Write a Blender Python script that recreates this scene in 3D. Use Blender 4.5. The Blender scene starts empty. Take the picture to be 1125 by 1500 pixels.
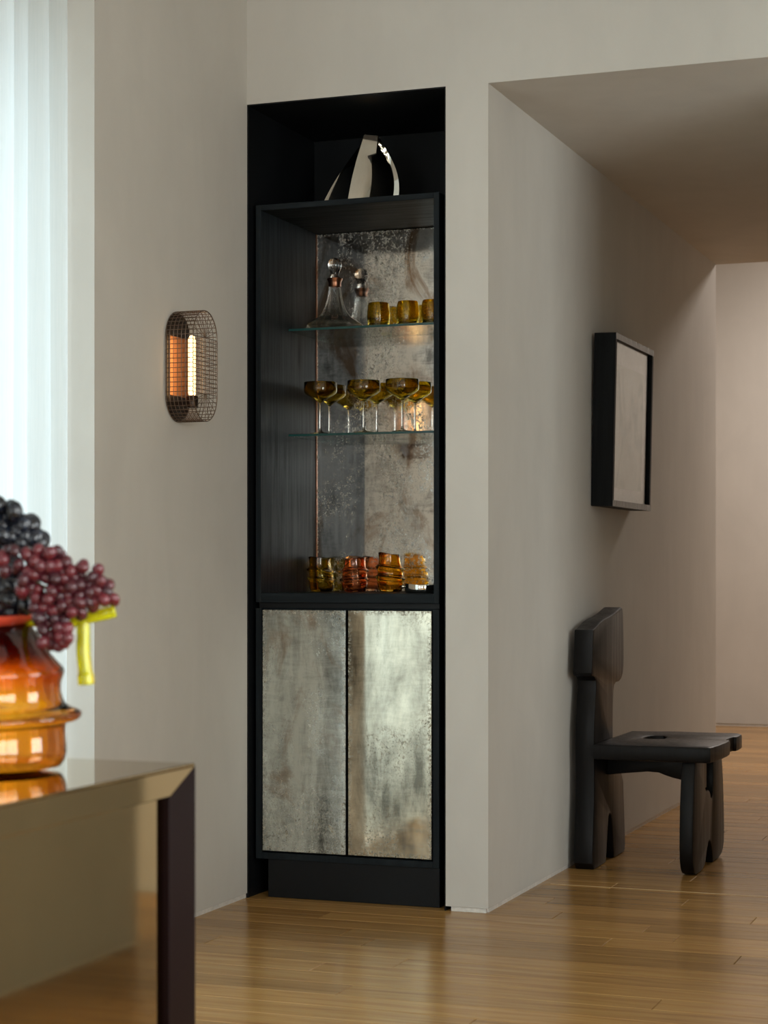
import bpy, bmesh, math, random
from mathutils import Vector, Matrix
random.seed(7)
S = bpy.context.scene
COL = S.collection

# ------------------------------------------------------------------ camera
CAM = Vector((1.6923, -5.4237, 1.02)); YAW = 0.35684; FPX = 2804.42; HOR = 833.95
cd = bpy.data.cameras.new('camera'); co = bpy.data.objects.new('camera', cd); COL.objects.link(co)
co.location = CAM; co.rotation_euler = (math.pi/2, 0, YAW)
cd.sensor_fit = 'VERTICAL'; cd.sensor_height = 36.0; cd.sensor_width = 27.0
cd.lens = FPX/1500*36.0; cd.shift_y = (HOR-750)/1500; cd.clip_start = .05
cd.dof.use_dof = True; cd.dof.focus_distance = 5.85; cd.dof.aperture_fstop = 6.5
S.camera = co
FW = Vector((-math.sin(YAW), math.cos(YAW), 0)); RT = Vector((math.cos(YAW), math.sin(YAW), 0))
def at(x, y, Z):        # photo pixel at a given depth -> world point
    return CAM + (FW + RT*((x-562.5)/FPX) + Vector((0, 0, 1))*((HOR-y)/FPX))*Z

# ------------------------------------------------------------------ world, lights, exposure
W = bpy.data.worlds.new('sky'); S.world = W; W.use_nodes = True
W.node_tree.nodes['Background'].inputs[0].default_value = (.78, .9, 1, 1)
W.node_tree.nodes['Background'].inputs[1].default_value = 1.0
S.view_settings.view_transform = 'Standard'; S.view_settings.look = 'None'
S.view_settings.exposure = .14; S.view_settings.gamma = 1; S.view_settings.use_curve_mapping = False
S.cycles.max_bounces = 14; S.cycles.transmission_bounces = 14; S.cycles.glossy_bounces = 8
S.cycles.transparent_max_bounces = 24; S.cycles.diffuse_bounces = 5; S.cycles.sample_clamp_indirect = 6
def area(name, loc, rot, sx, sy, power, color):
    l = bpy.data.lights.new(name, 'AREA'); l.shape = 'RECTANGLE'; l.size = sx; l.size_y = sy
    l.energy = power; l.color = color
    o = bpy.data.objects.new(name, l); COL.objects.link(o); o.location = loc; o.rotation_euler = rot
    return o
H2 = math.pi/2
# daylight just outside the panes of the curtained window, the two rear windows and the two added, unseen right-hand windows
area('window_curtained_offscreen', (-1.32, -2.35, 1.25), (0, -H2, 0), 2.3, 2.7, 38, (.84, .95, 1))
area('window_rear_offscreen', (.0, -8.16, 1.6), (H2, 0, 0), 1.3, 2.0, 34, (1, .98, .96))
area('window_rear_far_offscreen', (2.2, -8.16, 1.6), (H2, 0, 0), 1.3, 2.0, 26, (1, .98, .96))
area('window_right_added_offscreen', (3.76, -5.0, 1.6), (0, H2, 0), 2.0, 2.2, 178, (1, .955, .93))  # unseen window, added to light the left wall from the right
area('window_right_passage_added_offscreen', (3.76, -1.9, 1.6), (0, H2, 0), 2.0, 1.3, 112, (1, .965, .945))  # second unseen window, added to brighten the near passage wall
# warm light at the ceiling of the room beyond the passage, past the edge of the picture
area('far_room_ceiling_light_offscreen', (.9, 5.5, 3.29), (0, 0, 0), 1.2, .9, 84, (1, .9, .83))

# ------------------------------------------------------------------ helpers
def lin(c):
    return tuple((v/12.92 if v <= .04045 else ((v+.055)/1.055)**2.4) for v in (x/255 for x in c)) + (1,)
def link(name, me, mat, parent=None, smooth=False):
    o = bpy.data.objects.new(name, me); COL.objects.link(o)
    if mat is not None: me.materials.append(mat)
    if parent is not None: o.parent = parent
    if smooth:
        for p in me.polygons: p.use_smooth = True
    return o
def bm_obj(name, bm, mat, parent=None, smooth=False, auto=None):
    bmesh.ops.recalc_face_normals(bm, faces=bm.faces[:])
    me = bpy.data.meshes.new(name); bm.to_mesh(me); bm.free()
    if auto is not None:
        for p in me.polygons: p.use_smooth = True
        me.set_sharp_from_angle(angle=auto)
    return link(name, me, mat, parent, smooth)
def add_box(bm, a, b, bevel=0, seg=1):
    v = [bm.verts.new((x, y, z)) for x in (a[0], b[0]) for y in (a[1], b[1]) for z in (a[2], b[2])]
    fs = [bm.faces.new([v[i] for i in q]) for q in ((0,1,3,2),(4,6,7,5),(0,4,5,1),(2,3,7,6),(0,2,6,4),(1,5,7,3))]
    if bevel:
        es = list({e for f in fs for e in f.edges})
        bmesh.ops.bevel(bm, geom=es, offset=bevel, segments=seg, affect='EDGES', profile=.5)
def box(name, a, b, mat, parent=None, bevel=0, seg=1):
    bm = bmesh.new(); add_box(bm, a, b, bevel, seg)
    return bm_obj(name, bm, mat, parent)
def boxes(name, lst, mat, parent=None, bevel=0):
    bm = bmesh.new()
    for a, b in lst: add_box(bm, a, b, bevel)
    return bm_obj(name, bm, mat, parent)
def prism(bm, pts, axis, a, b, bevel=0, seg=2):
    def P(u, v, w):
        return {'x': (w, u, v), 'y': (u, w, v), 'z': (u, v, w)}[axis]
    A = [bm.verts.new(P(u, v, a)) for u, v in pts]; B = [bm.verts.new(P(u, v, b)) for u, v in pts]
    n = len(pts); fs = [bm.faces.new(A), bm.faces.new(B)]
    for i in range(n): fs.append(bm.faces.new((A[i], A[(i+1) % n], B[(i+1) % n], B[i])))
    bmesh.ops.recalc_face_normals(bm, faces=fs)
    if bevel:
        es = [e for e in list(fs[0].edges)+list(fs[1].edges)]
        bmesh.ops.bevel(bm, geom=es, offset=bevel, segments=seg, affect='EDGES', profile=.5)
def smooth_poly(pts, it=2, hard=()):
    # corner-cutting, keeping the indexes in hard as they are
    P = [(p, i in hard) for i, p in enumerate(pts)]
    for _ in range(it):
        Q = []
        n = len(P)
        for i in range(n):
            (p, h), (a, _1), (c, _2) = P[i], P[i-1], P[(i+1) % n]
            if h: Q.append((p, True))
            else:
                Q.append(((p[0]*.75+a[0]*.25, p[1]*.75+a[1]*.25), False))
                Q.append(((p[0]*.75+c[0]*.25, p[1]*.75+c[1]*.25), False))
        P = Q
    return [p for p, h in P]
def add_lathe(bm, prof, n=40, fn=None, close=False):
    rings = []
    for k, (r, z) in enumerate(prof):
        if r < 1e-6:
            p = (0, 0, z); p = fn(p, 0, k) if fn else p
            rings.append([bm.verts.new(p)])
        else:
            R = []
            for i in range(n):
                a = 2*math.pi*i/n; p = (r*math.cos(a), r*math.sin(a), z)
                R.append(bm.verts.new(fn(p, a, k) if fn else p))
            rings.append(R)
    pairs = list(zip(rings, rings[1:])) + ([(rings[-1], rings[0])] if close else [])
    for A, B in pairs:
        for i in range(n):
            j = (i+1) % n
            if len(A) == 1 and len(B) == 1: continue
            if len(A) == 1: bm.faces.new((A[0], B[i], B[j]))
            elif len(B) == 1: bm.faces.new((A[i], A[j], B[0]))
            else: bm.faces.new((A[i], A[j], B[j], B[i]))
def lathe(name, prof, mat, parent=None, n=40, fn=None, auto=math.radians(50)):
    bm = bmesh.new(); add_lathe(bm, prof, n, fn)
    return bm_obj(name, bm, mat, parent, auto=auto)
def spline(pts, sub=6):
    P = [pts[0]] + list(pts) + [pts[-1]]; out = []
    for i in range(1, len(P)-2):
        a, b, c, d = (Vector(q) for q in P[i-1:i+3])
        for k in range(sub):
            t = k/sub
            out.append(.5*((2*b)+(c-a)*t+(2*a-5*b+4*c-d)*t*t+(3*b-a-3*c+d)*t**3))
    out.append(Vector(pts[-1])); return out
def add_tube(bm, pts, rad, n=6, cap=True, flat=1.0):
    pts = [Vector(p) for p in pts]; rings = []
    t0 = (pts[1]-pts[0]).normalized()
    up = Vector((0, 0, 1)) if abs(t0.z) < .9 else Vector((0, 1, 0))
    nx = t0.cross(up).normalized()
    for i, p in enumerate(pts):
        t = (pts[min(i+1, len(pts)-1)] - pts[max(i-1, 0)]).normalized()
        nx = (nx - t*nx.dot(t)).normalized(); ny = t.cross(nx)
        r = rad[i] if isinstance(rad, (list, tuple)) else rad
        rings.append([bm.verts.new(p + nx*r*math.cos(2*math.pi*k/n) + ny*r*flat*math.sin(2*math.pi*k/n)) for k in range(n)])
    for A, B in zip(rings, rings[1:]):
        for k in range(n): bm.faces.new((A[k], A[(k+1) % n], B[(k+1) % n], B[k]))
    if cap: bm.faces.new(rings[0][::-1]); bm.faces.new(rings[-1])
def thing(name, label, cat, loc=(0, 0, 0), rotz=0, group=None):
    o = bpy.data.objects.new(name, None); COL.objects.link(o); o.empty_display_size = .05
    o.location = loc; o.rotation_euler = (0, 0, rotz); o['label'] = label; o['category'] = cat
    if group: o['group'] = group
    return o
def tag(o, label, cat, group=None):
    o['label'] = label; o['category'] = cat
    if group: o['group'] = group
    return o
def struct(o): o['kind'] = 'structure'; return o
def copy_tree(o, parent=None):
    c = o.copy(); COL.objects.link(c); c.parent = parent
    for ch in list(o.children): copy_tree(ch, c)
    return c

# ------------------------------------------------------------------ materials
class NT:
    def __init__(s, name):
        s.m = bpy.data.materials.new(name); s.m.use_nodes = True; s.t = s.m.node_tree
        s.b = s.t.nodes['Principled BSDF']; s.out = s.t.nodes['Material Output']
    def n(s, typ, **kw):
        nd = s.t.nodes.new(typ)
        for k, v in kw.items():
            if k in nd.inputs: nd.inputs[k].default_value = v
            else: setattr(nd, k, v)
        return nd
    def l(s, a, b): s.t.links.new(a, b)
    def coord(s, scale=(1, 1, 1), loc=(0, 0, 0), kind='Object'):
        tc = s.n('ShaderNodeTexCoord'); mp = s.n('ShaderNodeMapping')
        mp.inputs['Scale'].default_value = scale; mp.inputs['Location'].default_value = loc
        s.l(tc.outputs[kind], mp.inputs['Vector']); return mp.outputs[0]
    def noise(s, vec, scale, detail=4, rough=.55, dist=0):
        nd = s.n('ShaderNodeTexNoise'); nd.inputs['Scale'].default_value = scale
        nd.inputs['Detail'].default_value = detail; nd.inputs['Roughness'].default_value = rough
        nd.inputs['Distortion'].default_value = dist
        s.l(vec, nd.inputs['Vector']); return nd.outputs['Fac']
    def ramp(s, fac, stops):
        r = s.n('ShaderNodeValToRGB'); e = r.color_ramp.elements
        while len(e) < len(stops): e.new(.5)
        for i, (p, c) in enumerate(stops):
            e[i].position = p; e[i].color = c if len(c) == 4 else tuple(c)+(1,)
        s.l(fac, r.inputs[0]); return r.outputs[0]
    def step(s, fac, lo, hi, a=0., b=1.):
        r = s.n('ShaderNodeMapRange'); r.inputs['From Min'].default_value = lo; r.inputs['From Max'].default_value = hi
        r.inputs['To Min'].default_value = a; r.inputs['To Max'].default_value = b
        s.l(fac, r.inputs['Value']); return r.outputs[0]
    def math(s, op, a, b=None):
        m = s.n('ShaderNodeMath', operation=op)
        for i, v in enumerate((a, b)):
            if v is None: continue
            if isinstance(v, (int, float)): m.inputs[i].default_value = v
            else: s.l(v, m.inputs[i])
        return m.outputs[0]
    def mix(s, fac, a, b, mode='MIX'):
        m = s.n('ShaderNodeMix', data_type='RGBA', blend_type=mode)
        for i, v in ((0, fac), (6, a), (7, b)):
            if isinstance(v, (int, float)): m.inputs[i].default_value = v
            elif isinstance(v, tuple): m.inputs[i].default_value = v
            else: s.l(v, m.inputs[i])
        return m.outputs[2]
    def bump(s, h, strength, dist=.002):
        b = s.n('ShaderNodeBump'); b.inputs['Strength'].default_value = strength; b.inputs['Distance'].default_value = dist
        s.l(h, b.inputs['Height']); s.l(b.outputs[0], s.b.inputs['Normal'])
    def set(s, **kw):
        for k, v in kw.items():
            k = k.replace('_', ' ')
            if isinstance(v, (int, float, tuple)): s.b.inputs[k].default_value = v
            else: s.l(v, s.b.inputs[k])
        return s

def mat_plaster(name, rgb):
    t = NT(name); v = t.coord()
    big = t.noise(v, 1.6, 5, .6, .8); v2 = t.coord((1, 1, .35)); br = t.noise(v2, 7, 4, .6, .4)
    f = t.math('ADD', t.math('MULTIPLY', big, .6), t.math('MULTIPLY', br, .4))
    c = lin(rgb); a = tuple(x*.93 for x in c[:3])+(1,); b = tuple(min(1, x*1.06) for x in c[:3])+(1,)
    t.set(Base_Color=t.ramp(f, [(.3, a), (.7, b)]), Roughness=.85, Specular_IOR_Level=.25)
    t.bump(t.noise(t.coord((1, 1, .5)), 45, 4, .6), .12, .002)
    return t.m
def mat_simple(name, rgb, rough=.5, metal=0., spec=.5, bumpy=0, scale=60, var=.1):
    t = NT(name); c = lin(rgb); n = t.noise(t.coord(), scale, 4)
    a = tuple(x*(1-var) for x in c[:3])+(1,); b = tuple(min(1, x*(1+var)) for x in c[:3])+(1,)
    t.set(Base_Color=t.ramp(n, [(.35, a), (.65, b)]), Roughness=rough, Metallic=metal, Specular_IOR_Level=spec)
    if bumpy: t.bump(n, bumpy, .001)
    return t.m
def mat_blackwood(name, rgb=(27, 29, 31), rough=.38, vert=True, spec=.3):
    t = NT(name); v = t.coord((60, 60, 3) if vert else (3, 60, 60))
    g = t.noise(v, 1.0, 6, .65, .6); c = lin(rgb)
    t.set(Base_Color=t.ramp(g, [(.35, tuple(x*.7 for x in c[:3])+(1,)), (.7, tuple(x*1.35 for x in c[:3])+(1,))]),
          Roughness=t.step(g, .3, .7, rough+.1, rough-.06), Specular_IOR_Level=spec)
    t.bump(g, .35, .0012); return t.m
def mat_floor(name):
    t = NT(name)
    at_ = t.n('ShaderNodeAttribute', attribute_name='tone')
    tc = t.n('ShaderNodeTexCoord')
    off = t.n('ShaderNodeVectorMath', operation='MULTIPLY_ADD')
    cmb = t.n('ShaderNodeCombineXYZ')
    t.l(at_.outputs['Fac'], cmb.inputs[0]); t.l(at_.outputs['Fac'], cmb.inputs[1])
    t.l(cmb.outputs[0], off.inputs[0]); off.inputs[1].default_value = (37, 19, 0); t.l(tc.outputs['Object'], off.inputs[2])
    mp = t.n('ShaderNodeMapping'); mp.inputs['Scale'].default_value = (1.6, 26, 26); t.l(off.outputs[0], mp.inputs[0])
    g = t.noise(mp.outputs[0], 1.3, 6, .62, .5)
    mp2 = t.n('ShaderNodeMapping'); mp2.inputs['Scale'].default_value = (6, 160, 160); t.l(off.outputs[0], mp2.inputs[0])
    fine = t.noise(mp2.outputs[0], 1, 3, .5)
    base = t.ramp(g, [(.28, lin((150, 108, 58))), (.5, lin((178, 136, 78))), (.75, lin((194, 154, 96)))])
    tone = t.ramp(at_.outputs['Fac'], [(0, (.72, .70, .66)), (.5, (.92, .91, .9)), (1, (1.08, 1.06, 1.02))])
    c = t.mix(1., base, tone, 'MULTIPLY')
    c = t.mix(t.step(fine, .35, .65, .0, .22), c, lin((120, 80, 44)))
    t.set(Base_Color=c, Roughness=t.step(g, .3, .7, .26, .18), Specular_IOR_Level=.36)
    t.bump(fine, .06, .0006); return t.m
def mat_mirror(name, tint, seed, streak, gold, zlo, spots, edge, rough, size, dark=.4, smear=.8, lo=.35, flakec=((60, 56, 46), (150, 144, 126), (204, 198, 180))):
    # silvered glass with foxing: bright metal where the silver is whole, dull spots and smears where it has gone
    t = NT(name); L = (seed, seed*.37, seed*.71)
    v = t.coord((1, 1, 1), L); vs = t.coord((1, 1, streak), L)
    cloud = t.noise(vs, 6.5, 8, .62, .35)
    soft = t.noise(vs, 3.0, 3, .5, .6)
    gr = t.noise(v, 130, 5, .7, .2)
    gr2 = t.noise(t.coord((1, 1, .4), L), 48, 7, .72, .6)
    zone = t.noise(t.coord((1, 1, .55), (seed+5, 0, 3)), 4.4, 5, .6, .8)
    zm = t.step(zone, zlo, zlo+.16)
    sp = t.math('MULTIPLY', t.step(gr, .5, .62), zm)
    sp2 = t.math('MULTIPLY', t.step(gr2, .54, .66), zm)
    gc = t.n('ShaderNodeTexCoord'); sx = t.n('ShaderNodeSeparateXYZ'); t.l(gc.outputs['Generated'], sx.inputs[0])
    def edge_d(o, s): return t.math('MULTIPLY', t.math('MINIMUM', o, t.math('SUBTRACT', 1.0, o)), s)
    ed = t.math('MINIMUM', edge_d(sx.outputs[0], size[0]), edge_d(sx.outputs[2], size[1]))
    em = t.math('MULTIPLY', t.step(t.math('ADD', ed, t.math('MULTIPLY', cloud, edge*1.2)), edge*1.6, edge*.5), t.step(gr, .44, .56))
    mask = t.math('MINIMUM', 1.0, t.math('ADD', t.math('MULTIPLY', t.math('ADD', sp, sp2), spots), t.math('MULTIPLY', em, .8)))
    fine = t.noise(t.coord((1.6, 1, .55), (seed+2, 4, 1)), 19, 8, .7, 1.0)
    scr = t.noise(t.coord((.5, 1, 2.4), (seed+7, 1, 6)), 26, 7, .7, .8)
    cloud = t.math('ADD', cloud, t.math('MULTIPLY', t.math('SUBTRACT', t.math('ADD', t.math('MULTIPLY', fine, .55), t.math('MULTIPLY', scr, .45)), .5), smear))
    silver = t.ramp(cloud, [(lo, tuple(x*dark for x in tint[:3])), (lo+.14, tuple(x*(.55+.45*dark) for x in tint[:3])), (lo+.26, tint)])
    goldm = t.math('MULTIPLY', t.step(t.noise(t.coord((1, 1, .6), (seed+9, 2, 1)), 5.5, 7, .65, 1.2), .52, .66), gold)
    silver = t.mix(goldm, silver, lin((150, 112, 72)))
    flake = t.ramp(t.noise(v, 62, 5, .7, .5), [(.36, lin(flakec[0])), (.5, lin(flakec[1])), (.66, lin(flakec[2]))])
    c = t.mix(mask, silver, flake)
    ro = t.math('ADD', t.step(soft, .4, .7, rough, rough*2+.1), t.math('MULTIPLY', mask, .4))
    t.set(Base_Color=c, Metallic=t.step(mask, 0, 1, 1., .4), Roughness=ro)
    t.bump(gr, .02, .0005); return t.m
def mat_glass(name, rgb, rough=.0, ior=1.47, tr=1.0, zgrad=None):
    t = NT(name); n = t.noise(t.coord(), 9, 3)
    if zgrad is None:
        c = lin(rgb); col = t.ramp(n, [(.3, tuple(x*.92 for x in c[:3])+(1,)), (.7, c)])
    else:
        tc = t.n('ShaderNodeTexCoord'); sx = t.n('ShaderNodeSeparateXYZ'); t.l(tc.outputs['Generated'], sx.inputs[0])
        col = t.ramp(sx.outputs[2], [(p, lin(c)) for p, c in zgrad])
    t.set(Base_Color=col, Transmission_Weight=tr, Roughness=rough, IOR=ior)
    return t.m
def mat_sheet_glass(name, rgb, refl=.5):
    # thin pane: tinted see-through mixed with its mirror reflection by Fresnel
    t = NT(name); tr = t.n('ShaderNodeBsdfTransparent'); gl = t.n('ShaderNodeBsdfGlossy'); gl.inputs['Roughness'].default_value = .01
    nz = t.noise(t.coord(), 2, 2); c = lin(rgb)
    t.l(t.ramp(nz, [(.3, tuple(x*.97 for x in c[:3])+(1,)), (.7, c)]), tr.inputs[0])
    fr = t.n('ShaderNodeLayerWeight'); fr.inputs['Blend'].default_value = .5; mx = t.n('ShaderNodeMixShader')
    t.l(t.math('ADD', t.math('MULTIPLY', t.math('POWER', fr.outputs['Facing'], 4.0), refl), .04), mx.inputs[0]); t.l(tr.outputs[0], mx.inputs[1]); t.l(gl.outputs[0], mx.inputs[2])
    t.l(mx.outputs[0], t.out.inputs[0]); return t.m
def mat_emit(name, rgb, power):
    t = NT(name); n = t.noise(t.coord(), 200, 2)
    t.set(Base_Color=(.8, .5, .2, 1), Emission_Color=t.ramp(n, [(.3, rgb), (.7, tuple(min(1, x*1.1) for x in rgb))]), Emission_Strength=power)
    return t.m

M_PL = mat_plaster('limewash_plaster', (196, 192, 184))
M_BASE = mat_simple('pale_painted_base', (214, 210, 202), .5)
M_NICHE = mat_simple('black_painted_lining', (13, 15, 17), .5, spec=.25, bumpy=.05)
M_BW = mat_blackwood('black_stained_oak', (27, 32, 35), .48, spec=.1)
M_BWH = mat_blackwood('black_stained_oak_across', (27, 32, 35), .48, vert=False, spec=.1)
M_FLOOR = mat_floor('oak_boards')
M_SUB = mat_simple('dark_subfloor', (60, 40, 24), .8)
M_MB = mat_mirror('foxed_mirror_back', (.95, .93, .88, 1), 1.3, .7, .85, .44, 1., .010, .03, (.58, 1.2), .3, 1.0, .26, ((70, 64, 52), (172, 166, 150), (226, 220, 204)))
M_ML = mat_mirror('foxed_mirror_grey', (.84, .90, .86, 1), 4.1, .22, .55, .44, .95, .018, .10, (.28, .77), .16, .5)
M_MR = mat_mirror('foxed_mirror_green', (.82, .73, .56, 1), 7.7, .3, .05, .54, .7, .018, .03, (.28, .77), .2, .3)
M_SHELF = mat_sheet_glass('clear_shelf_glass', (232, 242, 240), .9)
M_SHEDGE = mat_simple('green_glass_edge', (30, 70, 68), .2)
M_WGL = mat_sheet_glass('window_glass', (246, 250, 250), .6)
M_CLEAR = mat_glass('clear_crystal', (252, 253, 252), ior=1.33)
def mat_crystal(name):
    t = NT(name); t.set(Base_Color=t.ramp(t.noise(t.coord(), 9, 2), [(.3, lin((248, 250, 250))), (.7, lin((254, 255, 255)))]), Transmission_Weight=1., Roughness=0., IOR=1.5)
    tr = t.n('ShaderNodeBsdfTransparent'); tr.inputs[0].default_value = (.94, .95, .95, 1); mx = t.n('ShaderNodeMixShader')
    lw = t.n('ShaderNodeLayerWeight'); lw.inputs['Blend'].default_value = .5
    t.l(t.step(t.math('POWER', lw.outputs['Facing'], 2.0), 0, 1, .3, 1.), mx.inputs[0])
    t.l(tr.outputs[0], mx.inputs[1]); t.l(t.b.outputs[0], mx.inputs[2]); t.l(mx.outputs[0], t.out.inputs[0]); return t.m
M_CRYS = mat_crystal('thin_blown_crystal')
M_STOP = mat_glass('solid_crystal', (252, 253, 252), ior=1.5)
M_AMB = mat_glass('amber_glass', (232, 206, 86))
M_OLIVE = mat_glass('olive_amber_glass', (232, 205, 96))
M_RED = mat_glass('red_orange_glass', (255, 190, 142))
M_AMB2 = mat_glass('bright_amber_glass', (252, 204, 88))
M_VASE = mat_glass('amber_to_ruby_glass', (0, 0, 0), zgrad=[(0, (246, 218, 146)), (.5, (252, 220, 134)), (.66, (242, 166, 90)), (.78, (130, 56, 54)), (.92, (84, 40, 56)), (1, (80, 36, 50))])
_va = M_VASE.node_tree.nodes.new('ShaderNodeVolumeAbsorption'); _va.inputs['Color'].default_value = (.965, .72, .03, 1); _va.inputs['Density'].default_value = 260
M_VASE.node_tree.links.new(_va.outputs[0], M_VASE.node_tree.nodes['Material Output'].inputs['Volume'])
M_RIM = mat_glass('red_rim_glass', (204, 74, 52), tr=.2, rough=.2)
M_YEL = mat_glass('acid_yellow_glass', (222, 216, 24), tr=.6, rough=.03)
M_COPPER = mat_simple('aged_copper', (158, 112, 88), .28, 1.)
M_STEEL = mat_simple('polished_silver', (226, 222, 212), .05, 1., var=.03, scale=12)
M_WIRE = mat_simple('bronze_wire', (120, 104, 90), .35, .85)
M_PLATE = mat_simple('copper_back_plate', (190, 128, 78), .4, .8)
M_SOCK = mat_simple('dark_bronze', (58, 46, 38), .4, .8)
M_BULB = mat_emit('glowing_bulb', (1, .58, .25, 1), 6.)
M_TABLE = mat_simple('bronze_mirror', (176, 154, 116), .05, 1., var=.04, scale=3)
M_LEG = mat_simple('dark_purple_lacquer', (20, 10, 12), .3, 0, spec=.08, var=.1, scale=4)
M_CHAIR = mat_blackwood('ebonised_wood', (16, 15, 15), .38, spec=.2)
M_FRAME = mat_blackwood('black_frame_wood', (17, 19, 20), .5, spec=.12)
M_FRAMEF = mat_blackwood('black_frame_face', (17, 19, 20), .3, spec=.5)
M_MATB = mat_simple('mauve_mount_board', (248, 226, 228), .9)
def mat_grape(name, a, b, bloom):
    t = NT(name); oi = t.n('ShaderNodeObjectInfo'); n = t.noise(t.coord(), 2.2, 4)
    c = t.ramp(oi.outputs['Random'], [(0, lin(a)), (1, lin(b))])
    c = t.mix(t.step(n, .5, .8, 0, .3), c, lin(bloom))
    t.set(Base_Color=c, Roughness=t.step(n, .4, .7, .18, .38), Subsurface_Weight=.12, Subsurface_Radius=(.004, .002, .002)); return t.m
M_GR = mat_grape('red_grape_skin', (44, 12, 20), (96, 26, 34), (150, 108, 128))
M_GB = mat_grape('black_grape_skin', (8, 9, 14), (18, 22, 32), (70, 90, 120))
M_STEM = mat_simple('green_grape_stem', (128, 112, 46), .7)

# ------------------------------------------------------------------ the setting
XL, XR, ZT, ZS, HL = -.784, -.133, 2.463, 2.461, 3.608
CE, YB, XE, YN, HX = 3.0, -8.0, 3.6, 0.54, 1.35     # ceiling, rear wall, right wall, niche back, passage far side
G = .014                                            # shadow gap under the plaster
WY0, WY1, WZ = -3.7, -.965, 2.36                    # curtained window
struct(boxes('wall_left', [((-1.3, WY1, G), (XL, .6, CE)), ((-1.3, WY0, WZ), (-1.06, WY1, CE)), ((-1.3, YB, -.015), (XL, WY0, CE))], M_PL))
struct(boxes('wall_back', [((XL, 0, ZT), (0, .6, CE)), ((XR, 0, G), (0, HL, ZT)), ((0, 0, ZS+.0008), (HX, .14, CE)), ((HX, 0, -.015), (XE+.1, .14, CE)),
    ((0, HL-.14, ZS+.0008), (HX, HL, 3.3)), ((-3.2, HL-.14, -.015), (XR, HL, 3.3)), ((XR, HL-.14, ZT), (0, HL, 3.3)), ((HX, HL-.14, -.015), (3, HL, 3.3))], M_PL))
struct(box('wall_pier', (1.675, -1.8, G), (1.86, -.78, CE), M_PL))
struct(box('baseboard_pier', (1.678, -1.797, -.0145), (1.857, -.783, G), M_BASE))
struct(box('wall_passage', (HX, .14, -.015), (HX+.12, HL-.14, ZS), M_PL))
struct(boxes('wall_right', [((XE, YB, -.015), (XE+.2, -6.2, CE)), ((XE, -3.8, -.015), (XE+.2, -2.6, CE)), ((XE, -1.1, -.015), (XE+.2, 0, CE)), ((XE, -2.6, -.015), (XE+.2, -1.1, .4)), ((XE, -2.6, 2.75), (XE+.2, -1.1, CE)), ((XE, -6.2, -.015), (XE+.2, -3.8, .4)), ((XE, -6.2, 2.75), (XE+.2, -3.8, CE))], M_PL))
struct(boxes('wall_rear', [((-1.3, YB-.2, -.015), (-.75, YB, CE)), ((.75, YB-.2, -.015), (1.45, YB, CE)), ((2.95, YB-.2, -.015), (XE+.2, YB, CE)),
    ((-.75, YB-.2, -.015), (.75, YB, .5)), ((1.45, YB-.2, -.015), (2.95, YB, .5)), ((-.75, YB-.2, 2.7), (.75, YB, CE)), ((1.45, YB-.2, 2.7), (2.95, YB, CE))], M_PL))
struct(boxes('wall_far', [((-3.2, 7.07, G), (3.1, 7.2, 3.3)), ((-3.32, HL-.14, -.015), (-3.2, 7.2, 3.3)), ((3, HL-.14, -.015), (3.12, 7.07, 3.3))], M_PL))
struct(boxes('ceiling', [((-1.3, YB-.2, CE), (XE+.2, .6, CE+.1)), ((-3.3, HL-.14, 3.3), (3.1, 7.2, 3.4)), ((0, .0006, ZS), (HX, HL-.0006, ZS+.1))], M_PL))
# recessed pale strips in the shadow gap under the plaster
struct(box('baseboard_left', (XL-.02, WY1+.004, -.0145), (XL-.003, .0, G), M_BASE))
struct(box('baseboard_back', (XR+.016, .004, -.0145), (-.008, .02, G), M_BASE))
struct(box('baseboard_passage', (-.02, .02, -.0145), (-.004, HL-.01, G), M_BASE))
struct(box('baseboard_far', (-3.2, 7.074, -.0145), (3, 7.09, G), M_BASE))
# black lined niche
struct(boxes('wall_niche', [((XL, .0015, 0), (XL+.004, YN, ZT)), ((XR-.004, .0015, 0), (XR, YN, ZT)), ((XL+.004, YN-.004, 0), (XR-.004, YN, ZT)), ((XL+.004, .0015, ZT-.004), (XR-.004, YN-.004, ZT))], M_NICHE))
# windows
def window(name, axis, pos, u0, u1, z0, z1, mull):
    t = bpy.data.objects.new(name, None); COL.objects.link(t); struct(t); w = .05
    def bb(u, v, za, zb, th):
        return ((pos-th, u, za), (pos+th, v, zb)) if axis == 'x' else ((u, pos-th, za), (v, pos+th, zb))
    L = [bb(u0, u1, z0, z0+w, .025), bb(u0, u1, z1-w, z1, .025), bb(u0, u0+w, z0+w, z1-w, .025), bb(u1-w, u1, z0+w, z1-w, .025)]
    us = [u0+w] + [u0+(u1-u0)*k/mull for k in range(1, mull)] + [u1-w]
    for k in range(1, mull): L.append(bb(us[k]-.02, us[k]+.02, z0+w, z1-w, .022))
    boxes('window_frame', L, M_NICHE, t)
    for k in range(mull):
        a, b = bb(us[k]+(.02 if k else 0), us[k+1]-(.02 if k < mull-1 else 0), z0+w, z1-w, .003)
        box('pane', a, b, M_WGL, t)
window('window_1', 'x', -1.25, WY0, WY1, 0.0, WZ, 3)
window('window_2', 'y', YB-.12, -.75, .75, .5, 2.7, 2)
window('window_3', 'y', YB-.12, 1.45, 2.95, .5, 2.7, 2)
window('added_window_4', 'x', XE+.12, -6.2, -3.8, .4, 2.75, 2)  # unseen, added as the opening for the right-hand light
window('added_window_5', 'x', XE+.12, -2.6, -1.1, .4, 2.75, 1)  # unseen, added as the opening for the light on the passage wall

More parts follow.
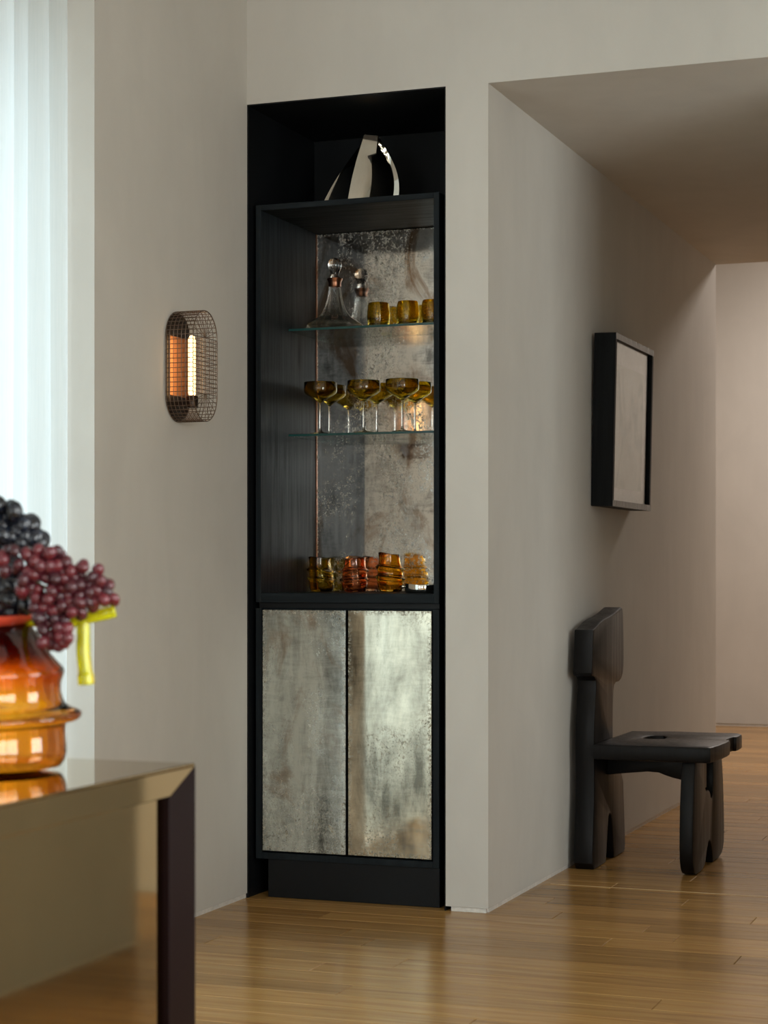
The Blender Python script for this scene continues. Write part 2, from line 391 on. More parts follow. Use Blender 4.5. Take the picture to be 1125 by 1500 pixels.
# floor of oak boards running along the back wall
floor = struct(boxes('floor', [((-1.3, YB-.2, -.05), (XE+.2, HL, -.015)), ((-3.3, HL, -.05), (3.1, 7.2, -.015))], M_SUB))
rnd = random.Random(3)
BW = .115
def board_mesh(rects, z0=-.0148, z1=0., bv=.0012, g=.0008):
    V, F, T = [], [], []
    for (x0, y0, x1, y1), tone in rects:
        x0 += g; y0 += g; x1 -= g; y1 -= g; k = len(V)
        for z, i in ((z0, 0), (z1-bv, 0), (z1, bv)):
            V += [(x0+i, y0+i, z), (x1-i, y0+i, z), (x1-i, y1-i, z), (x0+i, y1-i, z)]
        F.append((k+8, k+9, k+10, k+11)); T.append(tone)
        for a in (0, 4):
            for i in range(4):
                j = (i+1) % 4; F.append((k+a+i, k+a+j, k+a+4+j, k+a+4+i)); T.append(tone)
    me = bpy.data.meshes.new('plank'); me.from_pydata(V, [], F)
    at_ = me.attributes.new('tone', 'FLOAT', 'FACE'); at_.data.foreach_set('value', T); return me
single, rest = [], []
row0 = int(round((YB-.56)/BW))
k = row0
while .56+k*BW < 7.06:
    y0 = .56+k*BW; y1 = min(y0+BW, 7.07); k += 1
    if y0 < YB: continue
    if y1 <= 0: xa, xb = XL-.02, XE
    elif y0 < YN and y1 > 0 and y0 < .5: xa, xb = (XL+.004 if y0 < YN-.1 else -.006), HX
    elif y0 < HL-.16: xa, xb = -.006, HX
    else: xa, xb = -3.2, 3.0
    if -.115 < y0 < 0 < y1: xa, xb = XL-.004, HX
    if WY0 < y0 and y1 < WY1: xa = -1.22
    x = xa - rnd.uniform(.05, 1.5)
    while x < xb:
        ln = rnd.uniform(1.0, 1.9); a, b = max(x, xa), min(x+ln, xb); x += ln
        if b-a < .02: continue
        r = ((a, y0, b, y1), rnd.random())
        near = -3.2 < y0 < 2.6 and a < 1.7
        (single if near else rest).append(r)
single.sort(key=lambda q: -q[0][1])
for r in single[:290]: link('plank', board_mesh([r]), M_FLOOR, floor)
rest += single[290:]
o = link('plank_field', board_mesh(rest), M_FLOOR, floor); o['kind'] = 'stuff'
struct(box('plank_highlight_1', (.03, .5762, -.001), (1.34, .5838, .0006), mat_simple('pale_highlight_strip', (206, 172, 120), .35)))  # highlight along a plank edge, painted as a thin pale strip

# sheer curtain
def curtain():
    bm = bmesh.new(); n = 320; zs = [0.02, .5, 1.1, 1.7, 2.3, CE-.02]; cols = []
    for i in range(n+1):
        y = WY1-.012 - (WY1-WY0-.05)*i/n; s = i/n*30
        col = []
        for z in zs:
            w = .6+.4*(1-z/CE)
            x = -.885 + .022*math.sin(s*2*math.pi*.97+.7*math.sin(s*.9)+1.3) + .010*math.sin(s*2.3+z*.25) * w
            col.append(bm.verts.new((x, y + .006*math.sin(s*1.7+z), z)))
        cols.append(col)
    for a, b in zip(cols, cols[1:]):
        for k in range(len(zs)-1): bm.faces.new((a[k], a[k+1], b[k+1], b[k]))
    t = NT('sheer_white_voile'); d = t.n('ShaderNodeBsdfDiffuse'); tl = t.n('ShaderNodeBsdfTranslucent'); tp = t.n('ShaderNodeBsdfTransparent')
    wv = t.noise(t.coord((300, 300, 8)), 1, 2); col = t.ramp(wv, [(.2, lin((240, 245, 245))), (.8, lin((247, 250, 250)))])
    t.l(col, d.inputs[0]); t.l(col, tl.inputs[0])
    m1 = t.n('ShaderNodeMixShader'); m1.inputs[0].default_value = .62; t.l(d.outputs[0], m1.inputs[1]); t.l(tl.outputs[0], m1.inputs[2])
    m2 = t.n('ShaderNodeMixShader'); m2.inputs[0].default_value = .12; t.l(m1.outputs[0], m2.inputs[1]); t.l(tp.outputs[0], m2.inputs[2])
    t.l(m2.outputs[0], t.out.inputs[0])
    root = thing('curtain', 'sheer white floor-length curtain hanging in folds before the window', 'curtain', (0, 0, 0))
    bm_obj('cloth', bm, t.m, root, smooth=True)
    box('track', (-.92, WY0+.01, CE-.021), (-.85, WY1-.005, CE-.001), M_BASE, root)
curtain()

# ------------------------------------------------------------------ cabinet in the niche
X0, X1, YC = -.768, -.164, .03
ZU0, ZU1 = .917, 2.155
TH = .0175; YBK = .482
cab = thing('display_cabinet', 'black stained open display cabinet with glass shelves set in the niche', 'cabinet', ((X0+X1)/2, YC, ZU0))
cx, cz = (X0+X1)/2, ZU0
def C(a): return (a[0]-cx, a[1]-YC, a[2]-cz)
def cbox(name, a, b, m, par, bv=.001): return box(name, C(a), C(b), m, par, bv)
cbox('side_panel', (X0, YC, ZU0), (X0+TH, YBK+.012, ZU1), M_BW, cab)
cbox('side_panel', (X1-TH, YC, ZU0), (X1, YBK+.012, ZU1), M_BW, cab)
cbox('top_panel', (X0+TH, YC, ZU1-TH), (X1-TH, YBK+.012, ZU1), M_BWH, cab)
cbox('bottom_panel', (X0+TH, YC, ZU0), (X1-TH, YBK+.012, .946), M_BWH, cab)
bk = cbox('back_mirror', (X0+TH+.002, YBK, .947), (X1-TH-.002, YBK+.006, ZU1-TH-.002), M_MB, cab, .0012); bk['label'] = 'foxed antique mirror back panel'
for (x, l) in ((X0+TH, 'edge_strip'),):
    cbox(l, (x, YBK-.004, .947), (x+.003, YBK, ZU1-TH-.001), M_COPPER, cab, 0)
SH = (1.794, 1.455); SY0 = .245
for z in SH:
    s = cbox('shelf', (X0+TH+.001, SY0, z-.008), (X1-TH-.001, YBK-.005, z), M_SHELF, cab, 0); s['label'] = 'clear glass shelf'
    box('glass_edge', C((X0+TH+.002, SY0-.0006, z-.0075)), C((X1-TH-.002, SY0-.0001, z-.0005)), M_SHEDGE, s)
# base cabinet
ZB0, ZB1 = .119, .899
bc = thing('base_cabinet', 'low black cabinet with two foxed mirror doors under the display cabinet', 'cabinet', (cx, YC, 0)); cz = 0
boxes('carcass', [(C((X0, YC, ZB0)), C((X0+.02, YBK, ZB1))), (C((X1-.02, YC, ZB0)), C((X1, YBK, ZB1))),
      (C((X0+.02, YC, ZB0)), C((X1-.02, YBK, ZB0+.02))), (C((X0+.02, YC+.02, ZB1-.012)), C((X1-.02, YBK, ZB1))), (C((X0+.02, YC+.10, ZB0+.02)), C((X1-.02, YC+.11, ZB1-.012)))], M_BW, bc, .001)
cbox('top_rail', (X0+.004, YC+.018, ZB1), (X1-.004, YBK, ZU0), M_NICHE, bc)
cbox('plinth', (-.728, YC+.006, 0.0005), (X1, YC+.40, ZB0), M_NICHE, bc)
XM = -.4625
for a, b, m, l in ((X0+.023, XM-.0035, M_ML, 'grey foxed mirror door'), (XM+.0035, X1-.023, M_MR, 'greenish foxed mirror door')):
    d = cbox('door', (a, YC+.004, ZB0+.025), (b, YC+.022, ZB1-.004), M_NICHE, bc); d['label'] = l
    cbox('mirror_panel', (a+.001, YC-.001, ZB0+.026), (b-.001, YC+.0038, ZB1-.005), m, d, .0008)

# ------------------------------------------------------------------ things in the cabinet
def xat(px, Y):          # world X of a photo column on the plane Y
    d = FW + RT*((px-562.5)/FPX); t = (Y-CAM.y)/d.y; return CAM.x + t*d.x
def shell(outer, th):    # outer profile (bottom centre to rim) -> closed glass wall
    inner = [(max(r-th, 0.0) if r > 0 else 0, z) for r, z in outer]
    return inner
# decanter
dec = thing('decanter', 'clear broad-based decanter with copper collar and ball stopper on the upper shelf', 'decanter', (xat(490.5, .362), .362, SH[0]))
op = [(0, .0005), (.07, .0005), (.088, .004), (.0945, .012), (.0925, .02), (.083, .028), (.060, .041), (.044, .058), (.034, .078), (.026, .102), (.021, .126), (.0188, .150)]
ip = [(.0158, .150), (.018, .126), (.0225, .102), (.03, .078), (.040, .060), (.055, .046), (.076, .034), (.086, .024), (.087, .016), (.08, .0105), (.06, .009), (0, .009)]
lathe('glass_body', op+ip, M_CRYS, dec, 48)
lathe('collar', [(.0195, .146), (.0205, .148), (.0202, .158), (.0215, .162), (.0245, .168), (.0255, .172), (.0235, .1735), (.0185, .172), (.0178, .150), (.0195, .146)], M_COPPER, dec, 36)
st = [(0, .157), (.0145, .157), (.0165, .174), (.0135, .181), (.0125, .186), (.0165, .196), (.0215, .207), (.0232, .216), (.0222, .225), (.0175, .234), (.009, .2395), (0, .241)]
lathe('stopper', st, M_STOP, dec, 36)
# rounded amber tumblers
def tumbler():
    o = thing('tumbler', '', 'glass', group='rounded amber tumblers')
    prof = [(0, .0005), (.024, .0005), (.0285, .003), (.034, .018), (.0372, .038), (.0368, .055), (.0345, .070), (.0325, .077), (.0312, .0778),
            (.030, .077), (.032, .070), (.034, .055), (.0342, .040), (.031, .026), (.024, .019), (.012, .0165), (0, .0162)]
    lathe('glass_body', [(r*1.02, z*1.22) for r, z in prof], M_AMB, o, 40); return o
tp = None
for px, l in ((554.5, 'rounded amber tumbler beside the decanter on the upper glass shelf'), (597.5, 'rounded amber tumbler, second from the decanter on the upper glass shelf'),
              (634, 'rounded amber tumbler, third from the decanter, partly behind the cabinet edge')):
    t = tp if tp is None else copy_tree(tp)
    if t is None: t = tp = tumbler()
    t.location = (xat(px, .425), .425, SH[0]); t['label'] = l
# amber coupes
def coupe():
    o = thing('coupe_glass', '', 'glass', group='amber coupes on the lower glass shelf')
    b = [(0, .100), (.004, .1005), (.010, .106), (.030, .118), (.047, .128), (.0525, .134), (.0535, .142), (.0532, .166), (.0526, .1668), (.0518, .166), (.0520, .143), (.050, .1365), (.044, .1305), (.028, .122), (.010, .1115), (0, .1085)]
    lathe('bowl', b, M_AMB, o, 44)
    s = [(0, .0005), (.033, .0005), (.0345, .0015), (.033, .003), (.012, .006), (.0045, .011), (.0034, .02), (.0032, .07), (.0036, .092), (.0046, .099), (0, .0998)]
    lathe('stem', s, M_CLEAR, o, 28); return o
cp = None
for px, Y, l in ((469.5, .282, 'first amber coupe from the dark side panel, front row on the lower shelf'), (533, .282, 'second amber coupe from the dark side panel, front row on the lower shelf'),
                 (589.3, .282, 'third amber coupe from the dark side panel, front row on the lower shelf'), (483, .395, 'first amber coupe from the dark side panel, row next to the mirror'),
                 (552.3, .395, 'second amber coupe from the dark side panel, row next to the mirror'), (608, .395, 'third amber coupe from the dark side panel, row next to the mirror')):
    t = cp if cp is None else copy_tree(cp)
    if t is None: t = cp = coupe()
    t.location = (xat(px, Y), Y, SH[1]); t['label'] = l
# blown tumblers with collars, cabinet floor
def ring_tumbler(name, label, mat, px, Y, h, seed, lean, rot):
    o = thing(name, label, 'glass', (xat(px, Y), Y, .9465), rot, 'blown glasses with collars')
    k = h/.116
    base = [(0, .0005), (.030, .0005), (.036, .004), (.0405, .014), (.042, .028), (.0435, .036), (.0485, .0405), (.0492, .043), (.0445, .0465), (.0405, .050), (.0405, .060),
            (.0425, .067), (.0475, .0705), (.0478, .073), (.042, .077), (.037, .082), (.0352, .092), (.0348, .104), (.0352, .1148)]
    prof = [(r, z*k) for r, z in base]
    inner = [(.0335, .1158*k), (.0325, .1148*k), (.0322, .104*k), (.0326, .092*k), (.0345, .083*k), (.039, .077*k), (.0405, .071*k), (.038, .063*k), (.0378, .054*k), (.0405, .045*k), (.041, .04*k), (.0393, .028*k), (.0375, .015*k), (.033, .008*k), (.02, .0065*k), (0, .006*k)]
    rr = random.Random(seed); ph = [rr.uniform(0, 6.28) for _ in range(6)]
    def fn(p, a, i):
        x, y, z = p; q = z/h
        w = 1 + (.022*math.sin(2*a+ph[0]+q*3) + .014*math.sin(3*a+ph[1]-q*5))*min(1, q*3)
        dz = (.0035*math.sin(a+ph[2]) + .002*math.sin(2*a+ph[3]))*min(1, q*2.5)
        return (x*w + lean*max(0, q-.35)*.02, y*w, z+dz*(1 if q > .08 else 0))
    lathe('glass_body', prof+inner, mat, o, 48, fn); return o
ring_tumbler('blown_tumbler', 'olive amber blown glass with bulging collars beside the dark side panel', M_OLIVE, 471, .40, .112, 5, -.6, .4)
ring_tumbler('blown_tumbler', 'red-orange blown glass with bulging collars on the cabinet floor', M_RED, 519.5, .395, .113, 9, .0, 1.1)
ring_tumbler('blown_tumbler', 'bright amber blown glass with bulging collars behind the silver dish', M_AMB2, 572, .36, .124, 14, -.4, 0.)
# silver dish
dsh = thing('silver_dish', 'low polished silver dish with a ball knob on the cabinet floor', 'dish', (xat(619, .13), .13, .9465))
def wob(p, a, i):
    return (p[0], p[1], p[2] + (.0025*math.sin(2*a+.6) if p[2] > .012 else 0))
lathe('bowl', [(0, .0005), (.050, .0005), (.0535, .003), (.055, .012), (.0558, .0265), (.0552, .028), (.0535, .027), (.0525, .012), (.049, .006), (0, .0055)], M_STEEL, dsh, 48, wob)
bm = bmesh.new(); bmesh.ops.create_uvsphere(bm, u_segments=20, v_segments=12, radius=.0062); bmesh.ops.translate(bm, vec=(-.0595, -.012, .020), verts=bm.verts)
bm_obj('knob', bm, M_STEEL, dsh, smooth=True)
# folded silver vase above the cabinet
sv = thing('silver_vase', 'tall leaning polished silver vase standing on top of the display cabinet', 'vase', (xat(524, .2), .2, ZU1))
sv.rotation_euler = (0, 0, YAW)
bm = bmesh.new(); NQ = 14; rings = []
for k in range(NQ+1):
    q = k/NQ; uL = -.123+.143*q-.012*math.sin(math.pi*q); uR = .122+.014*math.sin(math.pi*min(1, q*1.1)) - .050*q**2.2
    S1 = -.033+.054*q-.006*math.sin(math.pi*q); S2 = .040+.024*q; d = .060-.028*q
    L2 = uL+.018*(1-q)+.0015; R2 = uR-.020*(1-.72*q); z = .0005+.2215*q
    poly = [(uL, -.040), (L2, -.036), (S1, d), (S2, d), (R2, -.010), (uR, -.005), (uR-.012, -.045), (.5*(uL+uR), -.058), (uL+.02*(1-.8*q), -.052)]
    rings.append([bm.verts.new((u, -v, z + (.006*math.sin(9*u+1)-.10*max(0, u-.02))*(q**4))) for u, v in poly])
for A, B in zip(rings, rings[1:]):
    n = len(A)
    for i in range(n): bm.faces.new((A[i], A[(i+1) % n], B[(i+1) % n], B[i]))
bm.faces.new(rings[0])
# hollow mouth
top = rings[-1]; cxm = sum((v.co for v in top), Vector())/len(top)
inr = [bm.verts.new(v.co.lerp(cxm, .12)) for v in top]; low = [bm.verts.new(v.co.lerp(cxm, .12)+Vector((-.01, 0, -.05))) for v in top]
for A, B in ((top, inr), (inr, low)):
    for i in range(len(A)): bm.faces.new((A[i], A[(i+1) % len(A)], B[(i+1) % len(A)], B[i]))
bm.faces.new(low)
ed = [e for e in bm.edges if len(e.link_faces) == 2 and e.calc_face_angle(0) > .35 and abs(e.verts[0].co.z-e.verts[1].co.z) > .008]
bmesh.ops.bevel(bm, geom=ed, offset=.0035, segments=2, affect='EDGES', profile=.5)
bm_obj('body', bm, M_STEEL, sv, auto=math.radians(50))

# ------------------------------------------------------------------ wall sconce
sc = thing('wall_sconce', 'pill-shaped wire cage wall lamp glowing orange beside the niche', 'wall lamp', (XL, -.483, 1.60))
sw, shh, sd = .078, .158, .090      # half width, half height, depth
zc = shh-sw
def pill(s, r=sw):                  # s in 0..1 round the outline
    L1 = 2*zc; A = math.pi*r; T = 2*L1+2*A; d = (s % 1)*T
    if d < L1: return (-r, -zc+d)
    d -= L1
    if d < A: a = math.pi-d/r; return (r*math.cos(a), zc+r*math.sin(a))
    d -= A
    if d < L1: return (r, zc-d)
    d -= L1; a = -d/r; return (r*math.cos(a), -zc+r*math.sin(a))
bm = bmesh.new(); wr = .0010
NP = 64
for k in range(8):
    x = .004 + (sd-.004)*k/7
    pts = [(x, *pill(i/NP)) for i in range(NP+1)]
    add_tube(bm, pts, wr, 4, False)
NL = 60
for i in range(NL):
    u, v = pill(i/NL+.003); add_tube(bm, [(.003, u, v), (sd, u, v)], wr, 4, True)
nv = 13
for i in range(1, nv):
    y = -sw+2*sw*i/nv; add_tube(bm, [(sd, y, -zc), (sd, y, zc)], wr, 4, True)
nh = 14
for i in range(nh+1):
    z = -zc+2*zc*i/nh; add_tube(bm, [(sd+.0012, -sw, z), (sd+.0012, sw, z)], wr, 4, True)
for sg in (1, -1):
    for i in range(1, 10):
        a = math.pi*i/10; add_tube(bm, [(sd, 0, sg*zc), (sd, sw*math.cos(a), sg*(zc+sw*math.sin(a)))], wr, 4, True)
add_tube(bm, [(sd, *pill(i/NP)) for i in range(NP+1)], wr*1.7, 5, False)
bm_obj('wire_cage', bm, M_WIRE, sc)
bm = bmesh.new(); prism(bm, [pill(i/48, sw-.003) for i in range(48)], 'x', .0005, .006, .001, 1); bm_obj('back_plate', bm, M_SOCK, sc)
bm = bmesh.new(); prism(bm, [(-.06, -.085), (.06, -.085), (.06, .085), (-.06, .085)], 'x', .006, .009, .001, 1); bm_obj('reflector', bm, M_PLATE, sc)
bm = bmesh.new(); add_lathe(bm, [(0, -.118), (.017, -.118), (.018, -.115), (.018, -.088), (.0145, -.083), (0, -.083)], 24); bmesh.ops.translate(bm, vec=(.048, 0, 0), verts=bm.verts)
add_box(bm, (.006, -.01, -.112), (.035, .01, -.100)); bm_obj('socket', bm, M_SOCK, sc, auto=.8)
bm = bmesh.new(); add_lathe(bm, [(0, -.083), (.009, -.083), (.0098, -.078), (.0104, -.07), (.0104, .077), (.009, .084), (.005, .088), (0, .089)], 24); bmesh.ops.translate(bm, vec=(.048, 0, 0), verts=bm.verts)
b = bm_obj('tube_bulb', bm, M_BULB, sc, smooth=True); b['label'] = 'glowing orange tube bulb'

# ------------------------------------------------------------------ framed picture on the passage wall
pic = thing('framed_picture', 'deep black box frame with a pale mauve picture hung on the passage wall', 'picture', (.001, 1.53, 1.246))
pic.rotation_euler = (0, math.radians(1.25), 0)
hw, hh, dp, rw = .308, .616, .078, .022
def frail(name, a, b):
    o = box(name, a, b, M_FRAME, pic, .001); return o
frail('frame_side', (0, -hw, 0), (dp, -hw+rw, hh)); frail('frame_side', (0, hw-rw, 0), (dp, hw, hh))
frail('frame_top', (0, -hw+rw, hh-rw), (dp, hw-rw, hh)); frail('frame_bottom', (0, -hw+rw, 0), (dp, hw-rw, rw))
box('front_edge', (dp, -hw, 0), (dp+.0015, hw, rw), M_FRAMEF, pic); box('front_edge', (dp, -hw, hh-rw), (dp+.0015, hw, hh), M_FRAMEF, pic)
box('mount_board', (dp-.022, -hw+rw, rw), (dp-.018, hw-rw, hh-rw), M_MATB, pic)
t = NT('faint_print'); n1 = t.noise(t.coord((1, 1.4, .8), (3, 0, 0)), 4.2, 5, .6, 1.2)
t.set(Base_Color=t.ramp(n1, [(.36, lin((190, 174, 168))), (.5, lin((226, 208, 200))), (.62, lin((236, 220, 212)))]), Roughness=.9)
box('print', (dp-.018, -.225, .07), (dp-.0168, .215, .515), t.m, pic)
box('glazing', (dp-.012, -hw+rw, rw), (dp-.0105, hw-rw, hh-rw), M_WGL, pic)

# ------------------------------------------------------------------ slab chair
ch = thing('slab_chair', 'black slab-built wooden chair with notched panels against the passage wall', 'chair', (.25, 1.15, 0))
def K(p): return [(a, b) for a, b in p]
oy = -1.15
def chair_part(name, pts, axis, a, b, it, hard=(), bev=.006):
    bm = bmesh.new(); prism(bm, smooth_poly(pts, it, hard), axis, a, b, bev, 2)
    return bm_obj(name, bm, M_CHAIR, ch, auto=math.radians(35))
# back slab: (y, z) outline, from the floor up to the head and down
back = [(.912, .001), (1.075, .001), (1.085, .02), (1.112, .15), (1.135, .17), (1.165, .15), (1.19, .02), (1.20, .001), (1.355, .001), (1.372, .03), (1.352, .16), (1.335, .29), (1.185, .36), (1.178, .46), (1.185, .58),
        (1.205, .618), (1.30, .620), (1.34, .65), (1.347, .72), (1.335, .878), (1.31, .884), (1.17, .858), (1.03, .845), (.93, .820), (.898, .815), (.885, .70), (.872, .660), (.92, .655), (.945, .635), (.925, .56), (.905, .45), (.915, .29), (.90, .15), (.885, .03)]
back = [(y+oy, z) for y, z in back]
o = chair_part('back_slab', back, 'x', -.225, -.158, 1, (0, 7, 8, 1, 20, 24)); 
seat = [(.094, .885), (.47, .885), (.498, .895), (.508, 1.19), (.482, 1.20), (.484, 1.34), (.502, 1.345), (.497, 1.482), (.44, 1.487), (.36, 1.472), (.25, 1.485), (.17, 1.452), (.094, 1.445)]
seat = [(x-.25, y+oy) for x, y in seat]
bm = bmesh.new()
hole = [(.200, 1.150), (.268, 1.150), (.276, 1.185), (.262, 1.292), (.205, 1.292), (.192, 1.24)]
hole = [(x-.25, y+oy) for x, y in hole]
def slab_hole(bm, outer, inner, z0, z1, bev):
    ring = []
    for z in (z0, z1):
        O = [bm.verts.new((x, y, z)) for x, y in outer]; I = [bm.verts.new((x, y, z)) for x, y in inner]
        ring.append((O, I))
        eo = [bm.edges.new((O[i], O[(i+1) % len(O)])) for i in range(len(O))]; ei = [bm.edges.new((I[i], I[(i+1) % len(I)])) for i in range(len(I))]
        bmesh.ops.triangle_fill(bm, use_beauty=True, use_dissolve=False, edges=eo+ei)
    for idx in (0, 1):
        A, B = ring[0][idx], ring[1][idx]
        for i in range(len(A)): bm.faces.new((A[i], A[(i+1) % len(A)], B[(i+1) % len(A)], B[i]))
    bm.edges.ensure_lookup_table()
    bmesh.ops.recalc_face_normals(bm, faces=bm.faces[:])
    es = [e for e in bm.edges if len(e.link_faces) == 2 and e.calc_face_angle(0) > 1.2 and abs(e.verts[0].co.z-e.verts[1].co.z) < 1e-4]
    bmesh.ops.bevel(bm, geom=es, offset=bev, segments=2, affect='EDGES', profile=.5)
slab_hole(bm, smooth_poly(seat, 1, (0, 12)), smooth_poly(hole, 1), .377, .430, .007)
bm_obj('seat', bm, M_CHAIR, ch, auto=math.radians(35))
front = [(.925, .001), (1.03, .001), (1.075, .012), (1.10, .05), (1.135, .085), (1.17, .085), (1.20, .05), (1.215, .001), (1.33, .001), (1.40, .01), (1.432, .06), (1.425, .16), (1.405, .29), (1.375, .376),
         (1.225, .376), (1.22, .25), (1.185, .222), (1.155, .262), (1.085, .262), (1.072, .29), (1.065, .376), (.905, .376), (.885, .33), (.862, .20), (.858, .06), (.885, .012)]
front = [(y+oy, z) for y, z in front]
chair_part('front_slab', front, 'x', .143, .189, 1, (13, 14, 20, 21, 0, 8, 7))
spine = [(.095, .376), (.43, .376), (.43, .27), (.40, .268), (.385, .285), (.36, .297), (.316, .306), (.263, .325), (.16, .314), (.095, .306)]
chair_part('spine', [(x-.25, z) for x, z in spine], 'y', -.072, -.004, 1, (0, 1, 2, 3, 4, 9), .004)

# ------------------------------------------------------------------ foreground table with vase and grapes
TX1, TY1, TZ = .470, -2.925, .740; TX0, TY0 = -.28, -4.55
tb = thing('console_table', 'bronze mirrored table with mitred dark frame carrying the amber vase', 'table', (TX1, TY1, 0))
def T(a): return (a[0]-TX1, a[1]-TY1, a[2])
LW, AP = .084, .040
bm = bmesh.new(); add_box(bm, T((TX0, TY0, TZ-.004)), T((TX1, TY1, TZ)), .0025, 2); bm_obj('table_top', bm, M_TABLE, tb)
def rail(name, x0, x1, ya, yb):      # long apron with mitred ends, face along the length
    pts = [(ya, TZ-.004), (yb, TZ-.004), (yb-LW*.96, TZ-AP), (ya+LW*.96, TZ-AP)]
    bm = bmesh.new(); prism(bm, [(y-TY1, z) for y, z in pts], 'x', x0-TX1, x1-TX1, .001, 1); return bm_obj(name, bm, M_TABLE, tb)
def leg(x0, x1, yo, s):
    pts = [(yo, 0.0005), (yo, TZ-.0045), (yo-s*LW*.96, TZ-AP-.0005), (yo-s*LW, TZ-AP-.003), (yo-s*LW, .0005)]
    bm = bmesh.new(); prism(bm, [(y-TY1, z) for y, z in pts], 'x', x0-TX1, x1-TX1, .001, 1); return bm_obj('leg', bm, M_LEG, tb)
for x0, x1 in ((TX1-.03, TX1), (TX0, TX0+.03)):
    rail('apron', x0, x1, TY0, TY1); leg(x0, x1, TY1, 1); leg(x0, x1, TY0, -1)
box('end_rail', T((TX0+.031, TY1-.03, TZ-AP)), T((TX1-.031, TY1, TZ-.0045)), M_TABLE, tb)
p = box('mirror_panel', T((TX1-.020, TY0+LW+.001, .02)), T((TX1-.010, TY1-LW-.001, TZ-AP-.001)), M_TABLE, tb); p['label'] = 'bronze mirror side panel'

VZ = 2.668; VX, VY = at(-22, 1128, VZ).x, at(-22, 1128, VZ).y
vs = thing('amber_vase', 'large amber to ruby blown glass vase with bulging collar holding grapes', 'vase', (VX, VY, TZ+.0005))
def pz(y): return CAM.z - (y-HOR)*VZ/FPX - TZ
sil = [(88, 1122), (94, 1113), (96.5, 1100), (95, 1078), (96, 1064), (103, 1060), (112, 1058), (117.5, 1053.5), (118, 1048.5), (113, 1044.5), (104, 1041), (97, 1037), (92, 1030), (88, 1017), (88.5, 1003), (92, 991), (91.5, 983), (75, 964), (57, 936), (40, 915)]
sm = [tuple(v)[:2] for v in spline([(x, y, 0) for x, y in sil], 3)]
out = [(0, .0005), (.075, .0005)] + [((x+22)/1051, pz(y)) for x, y in sm]
inn = [(r-.0045, z+.001) for r, z in reversed(out[2:])] + [(.07, .009), (0, .008)]
def vw(p, a, i):
    q = max(0, p[2]-.02); return (p[0], p[1], p[2] + .02*min(1, q*20)*.18*math.sin(a+.6))
vb = lathe('glass_body', out+inn, M_VASE, vs, 64, vw, auto=math.radians(70))
zr = pz(915)
def ringprof(): return [(.0605, zr-.001), (.066, zr+.002), (.0735, zr+.008), (.0745, zr+.0115), (.072, zr+.013), (.066, zr+.011), (.0565, zr+.003), (.0565, zr-.001), (.0605, zr-.001)]
lathe('rim', ringprof(), M_RIM, vs, 56, vw)
# acid yellow glass handle: a lip leaving the rim and a hanging drip
bm = bmesh.new()
def rel(x, y, Z=2.63): return at(x, y, Z) - Vector((VX, VY, TZ+.0005))
add_tube(bm, spline([rel(42, 912, 2.66), rel(75, 913), rel(105, 911), rel(135, 903), rel(158, 898), rel(169, 895)], 6), [.006]*6+[.0075]*6+[.0085]*6+[.009]*6+[.0088]*6+[.007], 12, True, 1.0)
add_tube(bm, spline([rel(121, 905), rel(122, 925), rel(122, 955), rel(125, 985), rel(126.5, 1003)], 6), [.008]*3+[.0095]*6+[.010]*10+[.0118]*4+[.012, .0105], 14, True)
bm_obj('handle', bm, M_YEL, vs, smooth=True)['label'] = 'acid yellow glass handle with hanging drip'

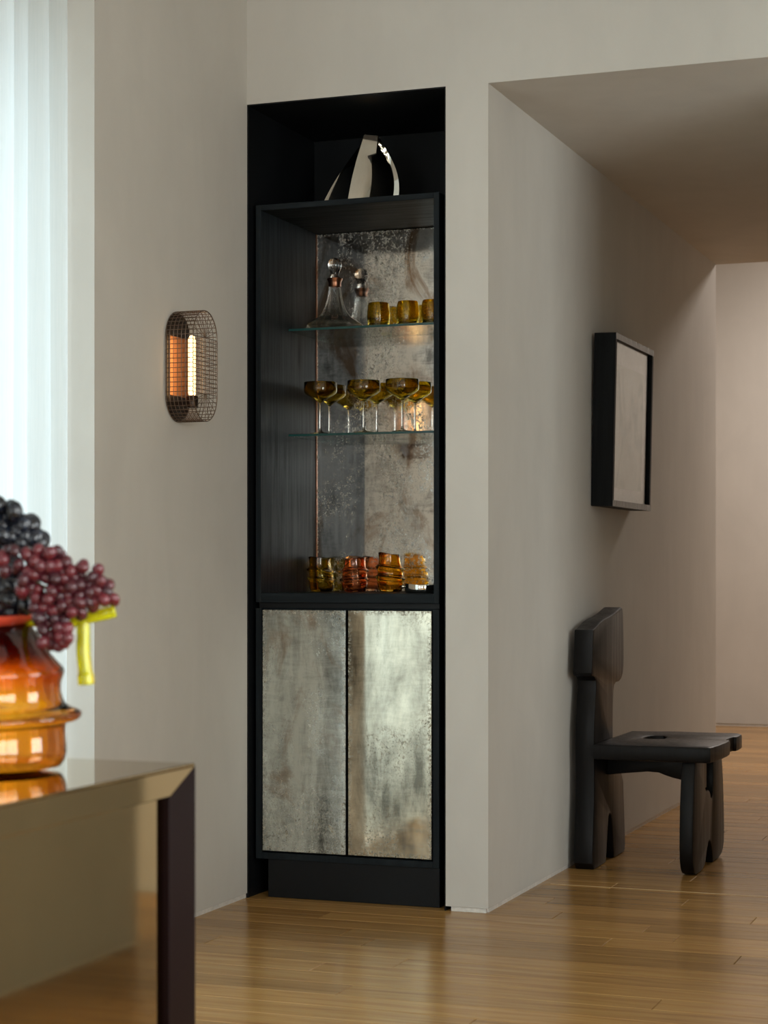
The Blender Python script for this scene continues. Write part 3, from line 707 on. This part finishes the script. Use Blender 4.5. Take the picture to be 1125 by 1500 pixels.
def grapes(name, label, cat_mat, pts, rad, elong, seed):
    rr = random.Random(seed)
    root = thing(name, label, 'grapes', at(pts[0][0], pts[0][1], pts[0][2])); base = root.location.copy()
    bm = bmesh.new(); bmesh.ops.create_icosphere(bm, subdivisions=3, radius=1.0)
    me = bpy.data.meshes.new('grape'); bm.to_mesh(me); bm.free()
    for p in me.polygons: p.use_smooth = True
    me.materials.append(cat_mat)
    for x, y, Z in pts:
        o = bpy.data.objects.new('grape', me); COL.objects.link(o); o.parent = root
        o.location = at(x, y, Z)-base; r = rad*rr.uniform(.9, 1.1)
        o.scale = (r, r, r*elong); o.rotation_euler = (rr.uniform(-.9, .9), rr.uniform(-.9, .9), rr.uniform(0, 6))
    return root, base
def crop(L): return [(x/5.92, 720+y/5.92) for x, y in L]
red_px = crop([(120,510),(60,520),(230,545),(330,505),(430,535),(500,520),(385,565),(575,610),(500,645),(430,655),(345,645),(240,685),(160,635),(300,600),(545,690),(620,690),(285,720),(200,775),(270,830),(190,860),(330,855),
    (400,750),(480,755),(560,760),(640,740),(715,655),(690,720),(850,680),(800,740),(760,800),(870,780),(945,810),(930,870),(985,930),(900,930),(840,860),(700,810),(620,820),(540,830),(450,860),(510,910),(420,930),
    (320,930),(300,1010),(380,1000),(460,1040),(540,990),(610,960),(690,960),(770,960),(700,1040),(620,1050),(560,1110),(430,1140),(360,1090),(500,1190),(580,1190),(370,1200),(440,1250),(520,1270),(590,1270),(370,1310),(500,1340),(440,1320),(550,1310),(780,880),(690,900),(590,890),
    (330,1100),(640,1000),(470,1110),(820,960),(20,600),(40,690),(10,560)])
rr = random.Random(21)
front_l = [(x, y, 2.580 + rr.uniform(-.008, .010)) for x, y in red_px]
behind = [(x+rr.uniform(-5, 5), y+rr.uniform(-3, 6), 2.597 + rr.uniform(-.004, .010)) for x, y in red_px if y < 905 and x > 20 and rr.random() < .75]
root, base = grapes('red_grape_bunch', 'bunch of small red grapes spilling over the vase rim', M_GR, front_l+behind, .0083, 1.2, 4)
bm = bmesh.new()
add_tube(bm, [at(x, y, 2.606)-base for x, y in ((30, 830), (60, 858), (95, 872), (140, 872), (160, 880))], [.003, .0028, .0025, .002, .0015], 6)
add_tube(bm, [at(x, y, 2.602)-base for x, y in ((60, 858), (72, 890), (80, 920), (84, 938))], [.0025, .0022, .002, .0012], 6)
bm_obj('stem', bm, M_STEM, root, smooth=True)
blk_px = crop([(-20,110),(25,150),(120,180),(60,240),(205,285),(280,285),(150,335),(20,300),(90,350),(215,370),(300,400),(345,430),(100,410),(30,390),(180,430),(-30,420),(60,600),(-20,640),(110,640),(30,720),(120,730),(-20,760),(75,800),(150,800),(20,850),(110,880),(200,900),(-20,920),(60,930),(135,965),(210,985),(20,1000),(90,1030),(180,1040),(-30,1010),(-90,200),(-90,330),(-110,470),(-90,620),(-110,780),(-100,930),(-160,380),(-180,560),(-190,740),(-190,900),(-260,800),(-270,940),(-40,520)])
blk = [(x, y, 2.642 + rr.uniform(-.010, .014)) for x, y in blk_px] + [(x+rr.uniform(-6, 6), y+rr.uniform(-3, 6), 2.674+rr.uniform(-.008, .016)) for x, y in blk_px]
root, base = grapes('black_grape_bunch', 'heap of large blue-black grapes filling the mouth of the vase', M_GB, blk, .0122, 1.3, 8)
bm = bmesh.new(); add_tube(bm, [at(x, y, 2.65)-base for x, y in ((-30, 890), (-20, 840), (0, 790), (15, 760))], [.003, .003, .0025, .002], 6); bm_obj('stem', bm, M_STEM, root, smooth=True)
